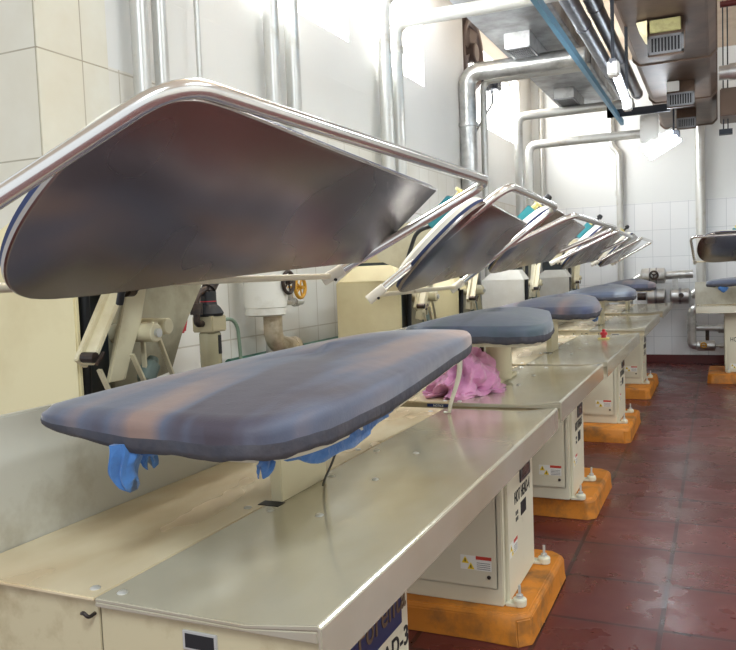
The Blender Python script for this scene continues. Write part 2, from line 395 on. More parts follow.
    def warn(P, n, nm):
        lab = B(); lab.prism([P(0, 0, 0), P(.11, 0, 0), P(.11, .05, 0), P(0, .05, 0)], n); lo = D(lab, 'warning_label', LABELW, pd)
        y_ = B()
        for a, h in ((.004, .022), (.024, .002)): y_.prism([P(a, h, 1), P(a + .026, h, 1), P(a + .013, h + .024, 1)], n)
        D(y_, 'warning_triangle', LABELY, lo)
        g = B()
        for a, h in ((.004, .022), (.024, .002)): g.prism([P(a + .0105, h + .005, 2), P(a + .0155, h + .005, 2), P(a + .0145, h + .016, 2), P(a + .0115, h + .016, 2)], n)
        for j in range(4): g.prism([P(.058, .005 + j * .007, 1), P(.105, .005 + j * .007, 1), P(.105, .0065 + j * .007, 1), P(.058, .0065 + j * .007, 1)], n)
        D(g, 'label_print', INK, lo)
        D(B().prism([P(.055, .038, 1), P(.11, .038, 1), P(.11, .05, 1), P(.055, .05, 1)], n), 'label_band', LABELR, lo)
    warn(lambda a, h, k: Vector((-.82 + a, p0 - .0062 - .0005 * k, .22 + h)), (0, -.0005, 0), 'near')
    warn(lambda a, h, k: Vector((PX + .0002 + .0005 * k, p0 + .05 + a, wz + h)), (.0005, 0, 0), 'front')
    # --- buck
    by = lambda l: bs[0] + l * bs[1]
    out = smoothpoly([(x, by(l)) for x, l in BUCK], 3)
    m0 = sum(p[1] for p in out) / len(out)
    out = [(-.8 + (x + .8) * 1.04, m0 + .012 + (y - m0) * 1.045) for x, y in out]
    cx = sum(p[0] for p in out) / len(out); cy = sum(p[1] for p in out) / len(out)
    def ringz(sc, z, fold=0, off=0):
        R = []
        for i, (x, y) in enumerate(out):
            d = Vector((x - cx, y - cy)); l = d.length; k_ = sc
            w = fold * (math.sin(i * 1.7) * .5 + math.sin(i * .61 + 2) + .8 * noise.noise(Vector((x * 14, y * 14, y0))))
            d = d * ((l + off + w) / l) * k_
            lf = max(0, min(1, (-.86 - x) / .22)) * max(0, min(1, (by(.75) - y) / .5)) if z < 1.035 and sc > .89 else 0
            R.append((cx + d.x, cy + d.y, z + w * .6 + .03 * lf * (1.04 - z) / .05 + .012 * (y - by(.5))))
        return R
    crown = lambda sc: 1.044 + .04 * (1 - sc ** 2.2)
    N_ = [.97, .93, .86, .77, .65, .5, .33, .15, .04]
    rings = [ringz(.90, .995, 0), ringz(.955, .984, .004, -.006), ringz(1, .987, .0045, -.005), ringz(1, .997, .0036), ringz(1, 1.012, .002), ringz(1, 1.022, .0008), ringz(1, 1.03), ringz(.992, 1.038)]
    rings += [ringz(sc, crown(sc)) for sc in N_]
    bk = D(B().loft(rings), 'padded_buck', bmat, root, 0, 75)
    bk.data.materials.append(SIDEFAB)
    for pg in bk.data.polygons:
        if pg.index < len(out) * 4: pg.material_index = 1
    D(B().loft([ringz(.84, .972), ringz(.9, .972), ringz(.9, .992), ringz(.84, .992)]), 'buck_pan', WORN, root)
    # --- buck post
    if post == 'blade':
        py = .555 if L > 1.2 else .45
        D(B().box(-.869, -.842, py, py + .205, zt, .985), 'post', CREAM, root, .002)
        D(B().box(-.884, -.835, py - .03, py, zt, zt + .0012), 'post_slot', BLACK, rear)
    else:
        D(B().cyl((-.828, .6, zt + .012), (-.828, .6, .985), .052, 28), 'post', CREAM, root)
        D(B().box(-.97, -.80, .28, .8, zt, zt + .014), 'post_plate', CREAM, root, .003)
        for x in (-.93, -.905): D(B().cyl((x, .62, zt + .012), (x, .62, .985), .009, 12), 'support_rod', DARK, root)
    # --- pressing head
    hy = lambda l: hs[0] + l * hs[1]
    base = Vector((-1.05, 0, 1.235 + dz))
    hp = smoothpoly([(s, hy(l)) for s, l in HEAD], 2, keep=(12, 13, 14))
    hc = (.2, hy(.72))
    def hring(off, sc): return [base + HU * (hc[0] + (s - hc[0]) * sc[0]) + Vector((0, hc[1] + (l - hc[1]) * sc[1], 0)) - HN * off for s, l in hp]
    D(B().loft([hring(-.001, (.985, .993)), hring(.0, (.993, .997)), hring(.003, (1, 1)), hring(.011, (1, 1)), hring(.012, (.99, .995))]), 'soleplate', CHROME, root, 0, 30)
    D(B().loft([hring(.0125, (.97, .985)), hring(.014, (.985, .993)), hring(.024, (.985, .993)), hring(.0255, (.97, .985))]), 'seal', BLUEPAD, root)
    D(B().loft([hring(.026, (.955, .97)), hring(.045, (.94, .96)), hring(.062, (.86, .91)), hring(.07, (.7, .8)), hring(.072, (.55, .7))]), 'head_cover', HEADBACK, root, 0, 40)
    # teal valve block on the back of the head
    q = lambda s, l, off: base + HU * s + Vector((0, hy(l), 0)) - HN * off
    Mv = Matrix((HU, Vector((0, 1, 0)), -HN)).transposed().to_4x4(); Mv.translation = q(*vp)
    vb = D(B().box(0, .13, -.07, .07, 0, .05, Mv), 'valve_block', TEAL, root, .004)
    D(B().rev(Mv @ Vector((.13, -.02, .028)), Mv @ Vector((.2, -.02, .028)), [(0, .014), (.03, .014), (.031, .03), (.038, .03), (.039, .01), (.043, .01)], 18), 'valve_cap', YELLOW, vb)
    D(B().rev(Mv @ Vector((.12, .05, .02)), Mv @ Vector((.25, .08, .03)), [(0, .01), (.08, .01), (.084, .022), (.11, .016), (.114, .006)], 14), 'valve_knob', BLACK, vb)
    D(B().tube([Mv @ Vector((-.0, 0, .03)), Mv @ Vector((-.06, -.02, .06)), Mv @ Vector((-.14, 0, .03)), Mv @ Vector((-.26, .02, -.02))], .008, .05), 'hose', BLACK, vb)
    # --- bail handle
    P = [Vector(p) for p in bail]; A0, A1 = P[0], P[3]
    bh = D(B().tube(P, .015, .075, 14, 8), 'bail_handle', BRIGHT)
    D(B().cyl(A0, A1, .009, 12), 'bail_rod', WHITETUBE, bh)
    for e, tgt in ((A0, P[1]), (A1, P[2])):
        dr = (tgt - e).normalized()
        cl = D(B().cyl(e - dr * .03, e + dr * .045, .0175, 16, .003), 'bail_clamp', HEADBACK, bh)
        D(B().cyl(e + dr * .004 + Vector((.012, -.004, -.012)), e + dr * .004 + Vector((.016, -.006, -.014)), .005, 10), 'clamp_hole', BLACK, cl)
    # --- housing
    h0, h1, hz = house
    hb = B().box(-1.62, -1.3, h0, h0 + .015, zt - .2, hz)
    hb.loft([[(-1.62, h0, hz), (-1.3, h0, hz), (-1.3, h0 + .2, hz), (-1.62, h0 + .2, hz)], [(-1.54, h0 + .05, hz + .075), (-1.35, h0 + .05, hz + .075), (-1.35, h0 + .18, hz + .075), (-1.54, h0 + .18, hz + .075)]])
    D(hb, 'housing', housem, root, .004)
    D(B().box(-1.6, -1.46, h0 + .015, h0 + .2, zt - .2, hz), 'housing_side', OLIVE, root, .002)
    # --- opening linkage
    lk = link; X = -1.3
    D(B().box(-1.6, -1.42, lk + .1, lk + .34, zt - .3, 1.3), 'linkage_shade_backdrop', BLUEDARK, root)  # dark box added as a backdrop, standing in for shaded gaps
    D(B().bar((X + .04, lk + .045, 1.075), (X + .04, lk + .2, 1.3), .036, .012, (1, 0, 0)).bar((X + .02, lk + .045, 1.075), (X + .02, lk + .2, 1.3), .014, .036, (1, 0, 0)), 'link_bar', CREAM, root, .002)
    D(B().prism([(X, lk + .14, 1.02), (X, lk + .24, 1.3), (X, lk + .31, 1.3), (X, lk + .26, 1.15), (X, lk + .19, 1.02)], (.012, 0, 0)).prism([(X - .04, lk + .19, 1.02), (X - .04, lk + .31, 1.3), (X + .01, lk + .31, 1.3), (X + .01, lk + .19, 1.02)], (0, .008, 0)), 'lift_arm', CREAM, root, .002)
    D(B().prism([(X - .1, lk + .27, 1.36), (X - .1, lk + .74, 1.36), (X - .1, lk + .65, 1.235), (X - .1, lk + .55, 1.108), (X - .1, lk + .49, 1.0), (X - .1, lk + .26, .97)], (.014, 0, 0)), 'side_plate', OLIVE, root, .002)
    D(B().cyl((X - .085, lk + .27, 1.125), (X + .05, lk + .27, 1.125), .023, 20, .003).cyl((X - .085, lk + .355, 1.135), (X + .02, lk + .355, 1.135), .021, 20, .003).bar((X - .02, lk + .27, 1.125), (X - .02, lk + .355, 1.135), .03, .04, (0, 0, 1)), 'pivot_boss', CREAM, root)
    D(B().cyl((X + .05, lk + .27, 1.125), (X + .058, lk + .27, 1.125), .011, 14), 'pivot_pin', PIPE, root)
    rd = ((X + .05, lk + .07, 1.06, lk + .12, .96), (X + .03, lk + .2, 1.08, lk + .27, .95), (X, lk + .33, 1.12, lk + .4, .97), (X - .02, lk + .3, 1.1, lk + .305, .94))
    for i, (x, ya, za, yb, zb) in enumerate(rd): D(B().bar((x, ya, za), (x, yb, zb), .012, .006, (1, 0, 0)), 'tie_rod', CREAM, root)
    D(B().cyl((X + .065, lk + .045, 1.09), (X + .03, lk + .045, 1.09), .012, 10).cyl((X + .075, lk + .035, 1.075), (X + .075, lk + .06, 1.1), .004, 8), 'link_pin', DARK, root)
    D(B().tube([(X - .04, lk + .13, 1.34), (X - .04, lk + .13, 1.2), (X - .05, lk + .125, .92)], .013, .05), 'hose', BLACK, root)
    D(B().tube([(X + .02, lk + .17, 1.29), (X + .02, lk + .19, 1.235), (X + .02, lk + .24, 1.235), (X + .02, lk + .26, 1.3)], .014, .03).cyl((X + .02, lk + .2, 1.235), (X + .02, lk + .225, 1.235), .019), 'steam_elbow', DARK, root)
    # air cylinder
    D(B().rev((X - .02, lk + .3, 1.0), (X - .03, lk + .36, 1.07), [(0, .02), (.01, .024), (.05, .024), (.055, .018), (.07, .014)], 20), 'air_cylinder', TEALG, root)
    # shoulder that carries the head
    D(B().prism([(-1.26, hy(.55), 1.3), (-1.16, hy(.55), 1.26), (-.98, hy(.55), 1.4), (-1.03, hy(.55), 1.46), (-1.3, hy(.55), 1.42)], (0, .3 * hs[1], 0)), 'head_yoke', CREAM, root, .004)
    return root

def plinth(x0, x1, y0, y1, label):
    b = B()
    n = 10
    rr = []
    for z, o in ((0, .01), (.03, .004), (.085, .0), (.1, -.012)):
        rr.append([(x + (.0 if x in (x0,) else o + .008 * noise.noise(Vector((x, y * 3, z * 5 + y)))), y + (o if y > (y0 + y1) / 2 else -o) + .008 * noise.noise(Vector((x * 4, y, z * 9))), z)
                   for x, y in [(x0, y0), (x0 + (x1 - x0) * .4, y0), (x0 + (x1 - x0) * .75, y0), (x1 - .04, y0), (x1, y0 + .04), (x1, y0 + (y1 - y0) * .5), (x1, y1 - .04), (x1 - .04, y1), (x0, y1)]])
    b.loft(rr)
    return single(b, 'plinth', ORANGE, label, 'plinth', ((x0 + x1) / 2, (y0 + y1) / 2, 0), 'orange plinths', .004)

make_press(.84, 1.70, 'nearest garment press, with open steel head and blue name plate on its pedestal', house=(.47, .45, 1.33), link=.41, t0=.035, vp=(.17, .42, .065),
           bail=((-1.1, -.14, 1.25), (-.695, .08, 1.532), (-.633, 1.51, 1.516), (-1.087, 1.31, 1.246)), ped=(.062, .79), text='HOT HEAD-3', plate=True, full=True, bmat=BMATS[0])
make_press(2.54, 1.107, 'second press from the camera, short table holding pink cloth, padded board on a round post', hs=(.02, .66), bs=(.08, .61), dz=-.05, t0=.055, zt=.786,
           bail=((-1.11, -.01, 1.172), (-.672, .2, 1.54), (-.672, 1.11, 1.521), (-1.11, .93, 1.172)),
           house=(.71, .58, 1.21), link=.8, ped=(-.01, .42), post='round', text='HOT HEAD-4', bmat=BMATS[1])
make_press(3.77, 1.67, 'third press from the camera, with a red stop button on its table', bail=((-1.08, -.1, 1.28), (-.645, .13, 1.496), (-.6, 1.53, 1.482), (-1.05, 1.35, 1.3)),
           house=(.33, .33, 1.14), link=.4, ped=(.06, .44), t0=.03, bs=(.1, .74), text='HOT HEAD-5', bmat=BMATS[2])
make_press(5.8, 1.61, 'fourth press from the camera, with housing coloured as paled by light and slate blue padded board', bail=((-1.08, -.1, 1.28), (-.66, .08, 1.486), (-.668, 1.25, 1.474), (-1.05, 1.2, 1.3)),
           house=(-.1, -.05, 1.16), link=.05, t0=.065, bs=(.05, .76), ped=(.0, .45), text='HOT HEAD-6', housem=HOUSELIT, bmat=BMATS[3])
make_press(7.8, 1.8, 'farthest press of the left row, nearest the back wall', bail=((-1.08, -.1, 1.26), (-.66, .05, 1.486), (-.66, 1.4, 1.48), (-1.05, 1.2, 1.26)),
           house=(-.2, -.1, 1.14), link=-.05, t0=.07, bs=(.1, .74), ped=(-.02, .42), text='HOT HEAD-7', housem=HOUSELIT, bmat=BMATS[4])
make_press(0, 1.66, 'press at the right edge of the picture, turned towards the camera beside the wall pipes', bail=((-1.1, -.02, 1.24), (-.72, -.05, 1.5), (-.72, 1.56, 1.5), (-1.1, 1.5, 1.24)),
           house=(1.0, .6, 1.2), link=1.0, ped=(.27, .75), text='HOT HEAD-8', bmat=BMATS[3], loc=(-.21, 8.95, 0), rz=-PI / 2, to=.1, wz=.14)
single(B().prism([(-1.62, 3.9, 1.0), (-1.62, 3.9, 1.33), (-1.65, 3.93, 1.39), (-1.8, 3.93, 1.39), (-1.84, 3.9, 1.33), (-1.84, 3.9, 1.0)], (0, .3, 0)).box(-1.84, -1.62, 3.9, 4.2, 0, 1.0), 'control_cabinet', CREAM2,
       'cream cabinet standing behind the second press by the wall', 'cabinet', (-1.73, 4.05, 0), None, .004)
plinth(-1.25, -.575, .6, 1.75, 'orange plinth under the nearest press, almost hidden beneath its table')
plinth(-1.25, -.575, 2.47, 3.13, 'large orange plinth with anchor bolts under the pedestal lettered HOT HEAD-4')
plinth(-1.25, -.56, 3.86, 4.5, 'rounded orange plinth under the third pedestal from the camera')
plinth(-1.25, -.57, 5.62, 6.45, 'orange plinth under the fourth pedestal from the camera')
plinth(-1.25, -.58, 7.5, 8.6, 'orange plinth under the farthest pedestal of the left row')
o = plinth(-1.25 + .87, -.575 + .87, .11, .95, 'orange plinth under the press at the right edge')
o.location = (.32, 8.93, 0); o.rotation_euler = (0, 0, -PI / 2)

exec_later = []
# ------------------------------------------------------------------ small things on the tables
def crumple(cx, cy, z0, rx, ry, h, seed, fold=1.0):
    b = B(); bmesh.ops.create_icosphere(b.bm, subdivisions=6, radius=1)
    for v in b.bm.verts:
        n = v.co.normalized(); q = n * 1.5 + Vector((seed, seed * 1.7, 0))
        w = Vector((noise.noise(q * 1.1), noise.noise(q * 1.1 + Vector((7, 1, 3))), noise.noise(q * 1.1 + Vector((2, 9, 5)))))
        rdg = 1 - abs(noise.noise(q * 1.3 + w * 1.1)) * 2.0
        rdg2 = 1 - abs(noise.noise(q * 3.4 + w * 1.2)) * 2.2
        r_ = 1 + fold * (.24 * (rdg - .5) + .05 * (rdg2 - .5)) + .25 * noise.noise(q * .9 + Vector((3, 3, 3)))
        p = n * r_
        z = p.z
        z = max(z, -.28 + .03 * noise.noise(q * 3)) + .28
        k_ = 1.15 if z < .12 else 1
        v.co = Vector((cx + p.x * rx * k_, cy + p.y * ry * k_, z0 + max(z, 0) * h / 1.28))
    return b
b = crumple(-.895, 2.875, .786, .115, .19, .16, 4.3, 1.1)
single(b, 'pink_cloth', PINK, 'crumpled pink cloth heaped on the second press table', 'cloth', (-.895, 2.875, .786))

# blue cloth tucked beneath the nearest padded board
b = B()
def rag(b, top, bot, rx, ry, seed, n=14, seg=36):
    top, bot = Vector(top), Vector(bot); R = []
    for i in range(n):
        t = i / (n - 1); c = top.lerp(bot, t) + Vector((.006 * math.sin(t * 5 + seed), .008 * math.sin(t * 4 + seed * 2), 0))
        s_ = (1 - .45 * t ** 1.5) * (1 if i < n - 1 else .55)
        ring = []
        for k_ in range(seg):
            a = 2 * PI * k_ / seg
            fo = 1 + .26 * math.sin(3 * a + seed + t * 1.5) + .14 * math.sin(7 * a + seed * 3 - t * 2)
            ring.append(c + Vector((math.cos(a) * rx * s_ * fo, math.sin(a) * ry * s_ * fo, .012 * math.sin(2 * a + seed) * t)))
        R.append(ring)
    b.loft(R)
rag(b, (-.875, .975, .994), (-.87, .98, .922), .018, .034, 1.0)
rag(b, (-.885, 1.02, .994), (-.885, 1.03, .945), .012, .024, 2.6)
def swag(pts, h):
    R = []
    n = len(pts)
    for i, p in enumerate(pts):
        t = i / (n - 1); hh = h(t); x, y = p
        w = .006 + .003 * math.sin(i * 2.3)
        R.append([(x + w * math.cos(a) * (1 + .5 * math.sin(3 * a + i)), y + w * math.cos(a + .6) * .6 + .004 * math.sin(a * 2 + i * 1.3), .993 - hh / 2 + hh / 2 * math.sin(a)) for a in [k * 2 * PI / 16 for k in range(16)]])
    b.loft(R)
lerp = lambda P, n: [tuple(P[min(int(t * (len(P) - 1)), len(P) - 2)][k] * (1 - (t * (len(P) - 1) - min(int(t * (len(P) - 1)), len(P) - 2))) + P[min(int(t * (len(P) - 1)), len(P) - 2) + 1][k] * (t * (len(P) - 1) - min(int(t * (len(P) - 1)), len(P) - 2)) for k in (0, 1)) for t in [i / (n - 1) for i in range(n)]]
swag(lerp([(-.86, .975), (-.76, .985), (-.68, .985), (-.63, 1.01)], 22), lambda t: .018 + .004 * math.sin(t * 17) - .006 * t)
swag(lerp([(-.625, 1.03), (-.605, 1.08), (-.59, 1.18), (-.585, 1.3), (-.59, 1.4)], 26), lambda t: .02 + .03 * math.sin(PI * min(1, t * 1.15)) + .004 * math.sin(t * 23))
rag(b, (-.63, 1.03, .99), (-.64, 1.0, .955), .012, .022, 4.2)
single(b, 'blue_cloth', BLUECLOTH, 'blue cloth hanging out beneath the nearest padded board', 'cloth', (-.75, 1.0, .9))
b = B(); rag(b, (-.66, 4.72, .994), (-.67, 4.76, .925), .03, .08, 2.2)
single(b, 'blue_cloth', BLUECLOTH, 'blue cloth hanging below the third padded board', 'cloth', (-.66, 4.75, .925))
b = B(); rag(b, (0.04, 8.68, .994), (0.05, 8.68, .93), .05, .03, 1.2)
single(b, 'blue_cloth', BLUECLOTH, 'blue cloth corner below the padded board at the right edge', 'cloth', (.04, 8.68, .93))
# drawstring of the nearest board
b = B().tube([(-.60, 1.19, 1.0), (-.60, 1.2, .97), (-.64, 1.24, .91), (-.71, 1.34, .85), (-.79, 1.48, .79), (-.835, 1.575, .7775)], .0022, .05, 8)
b.tube([(-.602, 1.2, .995), (-.595, 1.22, .97), (-.595, 1.24, .96), (-.6, 1.24, .985), (-.602, 1.21, .996)], .0032, .01, 8)
single(b, 'drawstring', BLACK, 'dark drawstring dangling from the nearest padded board to the table', 'string', (-.75, 1.4, .778))
b = B(); b.loft([[(-.71 - .1 * t + .009 * math.cos(a) * (1 - t * .3) + .008 * math.sin(t * 5), 2.235 + .004 * math.sin(a) + .21 * t, 1.0 - .222 * t) for a in [i * PI / 4 for i in range(8)]] for t in [i / 12 for i in range(13)]])
single(b, 'white_strap', WHITE, 'thin white tape hanging from the far end of the nearest padded board', 'strap', (-.81, 2.45, .778))
# notice label on the second press
nl = B().box(-.95, -.865, 2.596, 2.6065, .768, .7795)
o = single(nl, 'notice_label', NOTICE, 'small navy NOTICE label on the near edge of the second press table', 'label', (-.907, 2.597, .768))
lettering('label_lettering', 'NOTICE', .011, lambda a, c, w: Vector((-.02 + a, -.0012 - w, .0015 + c)), LABELW, o, .9, .0003)
# emergency stop
es = thing('stop_button', 'red mushroom stop button on a yellow base on the third press table', 'stop button', (-.67, 5.15, .775))
D0 = lambda b, n, m, p, bev=0: b.done(n, m, p, (0, 0, 0), bev)
D0(B().box(-.035, .035, -.03, .03, 0, .008), 'base', YELLOW, es, .003)
D0(B().rev((0, 0, .008), (0, 0, .1), [(0, .016), (.018, .014), (.019, .024), (.034, .022), (.04, .012)], 20), 'button', RED, es)
D0(B().rev((0, 0, .047), (0, 0, .1), [(0, .011), (.012, .01), (.016, .004)], 16), 'button_crown', RED, es)

# ------------------------------------------------------------------ left wall services
b = B().rev((0, 0, -.03), (0, 0, .3), [(0, .012), (.01, .038), (.02, .04), (.135, .04), (.14, .036)], 24)
rg = thing('air_filter_regulator', 'beige air filter regulator with black top hanging by the left wall', 'regulator', (-1.72, 2.39, .945))
D0(b, 'bowl', GLASSY, rg)
D0(B().box(.036, .042, -.006, .012, .03, .1), 'sight_slot', BLACK, rg, .001)
D0(B().box(-.045, .045, -.045, .045, .112, .172), 'body', BEIGEREG, rg, .004)
D0(B().rev((0, 0, .17), (0, 0, .4), [(0, .05), (.01, .055), (.03, .044), (.042, .032), (.06, .03), (.07, .03), (.09, .03), (.092, .025)], 22), 'bonnet', BLACK, rg)
D0(B().cyl((0, 0, .222), (0, 0, .226), .0308, 22), 'red_ring', RED, rg)
D0(B().cyl((0, .045, .15), (0, .06, .15), .03, 20, .004), 'gauge', WHITE, rg)
D0(B().tube([(0, 0, .26), (0, .01, .275), (0, .1, .37), (0, .14, .5)], .019, .02, 12).cyl((0, .005, .27), (0, .045, .312), .027), 'supply_pipe', DARK, rg)
D0(B().tube([(0, -.045, .145), (0, -.075, .145), (0, -.075, .25), (0, -.0, .275)], .013, .03, 12).cyl((0, -.075, .18), (0, -.075, .22), .023), 'bypass_pipe', DARK, rg)
D0(B().tube([(0.02, .045, .15), (.03, .1, .155), (.03, .14, .12), (.03, .15, .0), (.03, .15, -.05)], .007, .05, 10), 'hose', TAN, rg)
b = B().prism([(-1.6, 2.02, 1.13), (-1.6, 2.06, 1.17), (-1.6, 2.085, 1.13), (-1.6, 2.07, 1.08), (-1.6, 1.98, 1.075)], (.02, 0, 0))
single(b, 'valve_lever', RED, 'red valve lever behind the nearest press head', 'lever', (-1.6, 2.03, 1.075), None, .006)
tk = thing('steam_trap_tank', 'white cylindrical tank with valves mounted on the left wall', 'tank', (-1.77, 2.87, 1.085))
D0(B().rev((0, 0, 0), (0, 0, 1), [(0, .075), (.006, .088), (.035, .088), (.037, .092), (.31, .092), (.32, .08)], 32), 'shell', TANK, tk)
D0(B().tube([(.02, .02, 0), (.02, .02, -.12), (.02, .17, -.15)], .041, .07, 16).cyl((.02, .165, -.15), (.02, .2, -.15), .045, 18), 'elbow_pipe', FOILTAN, tk)
D0(B().cyl((-.03, .1, -.24), (-.03, .1, .02), .034, 18), 'drop_pipe', PIPE, tk)
D0(B().cyl((.02, .2, -.15), (.02, .25, -.145), .016, 12).cyl((.02, .225, -.15), (.05, .225, -.15), .01), 'drain_fitting', DARK, tk)
for nm, y, z, rr, m in (('black_handwheel', .03, .14, .046, DARK), ('gold_handwheel', .13, .115, .045, BRASSY)):
    w = B(); c = Vector((.1, y, z))
    w.tube([c + Vector((0, math.cos(a) * rr, math.sin(a) * rr)) for a in [i * 2 * PI / 24 for i in range(24)]], .008, 0, 10, closed=True)
    for a in range(5): w.cyl(c, c + Vector((0, math.cos(a * 2 * PI / 5) * rr, math.sin(a * 2 * PI / 5) * rr)), .004, 8)
    w.cyl(c - Vector((.06, 0, 0)), c + Vector((.012, 0, 0)), .009, 12)
    D0(w, nm, m, tk)
D0(B().cyl((.06, .03, .14), (.06, .03, .04), .012, 12).cyl((.06, .03, .07), (.06, .03, .1), .018).cyl((.05, .13, .115), (.05, .13, .04), .012).cyl((.05, .15, .05), (.05, .23, .05), .014).cyl((.05, .16, .05), (.05, .185, .05), .02).cyl((.05, .0, .05), (.05, .15, .05), .011), 'valve_body', PIPE, tk)
b = B().tube([(-1.87, 2.72, .895), (-1.87, 4.1, .9)], .02, 0, 14).tube([(-1.8, 2.72, .88), (-1.8, 2.95, .88)], .022, 0, 14).tube([(-1.8, 2.95, .88), (-1.8, 3.0, .86), (-1.87, 3.02, .8)], .01, .03)
single(b, 'green_pipe', GREENPIPE, 'green pipe running low along the left wall tiles', 'pipe', (-1.87, 3.3, .88))

def pipe(pts, rad, m, label, bend=.06, group='service pipes', couplings=()):
    b = B().tube(pts, rad, bend, 18, 8)
    for p, q in couplings: b.cyl(p, q, rad * 1.18, 18)
    c = Vector(pts[0]); return single(b, 'service_pipe', m, label, 'pipe', c, group)
X = -1.835
pipe([(X, 2.23, 1.36), (X, 2.23, ZC)], .031, PIPE, 'leftmost vertical wall pipe, beside the tiled pilaster', couplings=[((X, 2.23, 2.35), (X, 2.23, 2.42))])
pipe([(X, 2.34, 1.36), (X, 2.34, ZC)], .027, PIPE, 'second vertical wall pipe from the left, touching the pipe beside the pilaster')
pipe([(X, 2.57, 1.4), (X, 2.57, ZC)], .011, PIPE, 'thin lone vertical conduit above the nearest head')
pipe([(X, 3.13, 1.39), (X, 3.13, ZC)], .036, PIPE, 'left pipe of the pair rising behind the middle of the nearest head')
pipe([(X, 3.32, 1.39), (X, 3.32, ZC)], .036, PIPE, 'right pipe of the pair rising behind the middle of the nearest head')
pipe([(X, 4.47, 0), (X, 4.47, 2.92), (-.4, 4.47, 2.92)], .042, PIPE, 'upper overhead pipe crossing from the wall at top centre', .1)
pipe([(X, 4.66, 0), (X, 4.66, 2.81), (-.4, 4.66, 2.81)], .042, PIPE, 'lower overhead pipe crossing from the wall at top centre', .1, couplings=[((X, 4.66, 2.62), (X, 4.66, 2.66))])
pipe([(X, 6.2, 0), (X, 6.2, 2.83), (-.9, 6.2, 2.83)], .07, FOIL, 'thick overhead pipe that turns down beside the wall corner', .12, couplings=[((X, 6.2, 2.4), (X, 6.2, 2.43))])
pipe([(X + .07, 6.42, 0), (X + .07, 6.42, 2.80), (-.9, 6.42, 2.80)], .028, PIPE, 'thin pipe tucked under the thick overhead pipe by the wall corner', .08)
pipe([(-1.9, 8.25, 0), (-1.9, 8.25, 2.83), (-.75, 8.25, 2.83)], .046, PIPE, 'upper of the two far overhead pipes turning down before the back wall', .1)
pipe([(-1.9, 8.75, 0), (-1.9, 8.75, 2.6), (-.72, 8.75, 2.6)], .046, PIPE, 'lower of the two far overhead pipes turning down before the back wall', .1)
pipe([(-2.06, 10.22, 0), (-2.06, 10.22, ZC)], .03, PIPE, 'pale pipe rising in the far left corner of the room')
pipe([(-1.11, 10.25, 0), (-1.11, 10.25, 2.62), (-1.2, 10.25, 2.72), (-1.2, 10.25, ZC)], .04, PIPE, 'vertical pipe on the back wall behind the farthest press', .05, couplings=[((-1.11, 10.25, 2.1), (-1.11, 10.25, 2.16))])
pipe([(-.185, 10.235, .86), (-.185, 10.235, ZC)], .055, PIPE, 'vertical pipe on the back wall beside the right hand press', .05)
# cable hanging from the fan
b = B().tube([(-2.1, 7.95, 3.1), (-2.1, 8.0, 2.95), (-2.12, 7.7, 2.75), (-2.14, 7.4, 2.55), (-2.14, 7.35, 1.2)], .012, .15, 10)
single(b, 'power_cable', DKSTRUT, 'dark cable drooping from the wall fan', 'cable', (-2.14, 7.35, 1.2))
fn = thing('wall_fan', 'round exhaust fan on the wall beyond the corner', 'fan', (-2.17, 7.35, 3.3))
D0(B().tube([(0.03, math.cos(a) * .3, math.sin(a) * .3) for a in [i * 2 * PI / 32 for i in range(32)]], .05, 0, 10, closed=True), 'casing_ring', FANM, fn)
D0(B().cyl((-.01, 0, 0), (.1, 0, 0), .09, 20, .01), 'motor', FANM, fn)
for i in range(5):
    a = i * 2 * PI / 5; dv = Vector((0, math.cos(a), math.sin(a))); pv = Vector((0, -math.sin(a), math.cos(a)))
    D0(B().prism([dv * .08 + pv * .03 + Vector((.03, 0, 0)), dv * .08 - pv * .03 + Vector((.05, 0, 0)), dv * .26 - pv * .08 + Vector((.06, 0, 0)), dv * .26 + pv * .07 + Vector((.02, 0, 0))], (.006, 0, 0)), 'blade', FANM, fn)
D0(B().box(0.02, .16, .5, .68, -.24, -.12), 'switch_box', DKSTRUT, fn, .01)
D0(B().tube([(.06, .1, -.05), (.09, .32, -.3), (.09, .55, -.18)], .025, .12), 'cable_loop', DKSTRUT, fn)

# ------------------------------------------------------------------ overhead ducts
ad = thing('air_duct', 'large brown rectangular air duct running overhead to the back wall', 'duct', (-.285, 6.6, 2.8))
def sect(x0, x1, z0, z1, y, c=.05): return [(x0, y, z0 + c), (x0 + c, y, z0), (x1 - c, y, z0), (x1, y, z0 + c), (x1, y, z1), (x0, y, z1)]
og = (-.285, 6.6, 2.8)
B().loft([sect(-.595, 0, 2.8, 3.3, y) for y in (3.2, 9.84)]).done('duct_body', BROWND, ad, og, .006)
for y in (4.9, 6.6, 8.2, 9.8): B().loft([sect(-.605, .01, 2.79, 3.31, yy) for yy in (y, y + .05)]).done('flange', BROWND, ad, og, .006)
def outlet(y, x0, x1, h, m, par, org, ztop=2.8):
    w = x1 - x0
    o = B().prism([(x0, y + .05, ztop), (x0, y, ztop - h * .45), (x0, y, ztop - h), (x0, y + .05, ztop - h), (x0, y + .3, ztop)], (w, 0, 0)).done('outlet_spout', m, par, org, .004)
    g = B(); za, zb = ztop - h * .96, ztop - h * .48
    for (a, c, p, q) in ((x0, x1, za, za + .014), (x0, x1, zb - .014, zb), (x0, x0 + .014, za, zb), (x1 - .014, x1, za, zb)): g.box(a, c, y - .012, y - .001, p, q)
    n = 11
    for i in range(1, n):
        x = x0 + w * i / n; g.box(x - .004, x + .004, y - .01, y - .002, za + .01, zb - .01)
    g.done('grille', GALV, o, org)
    B().box(x0 + .012, x1 - .012, y - .003, y - .0005, za + .012, zb - .012).done('grille_opening', BLACK, o, org)
    return o
outlet(5.4, -.4, -.185, .24, BROWND, ad, og)
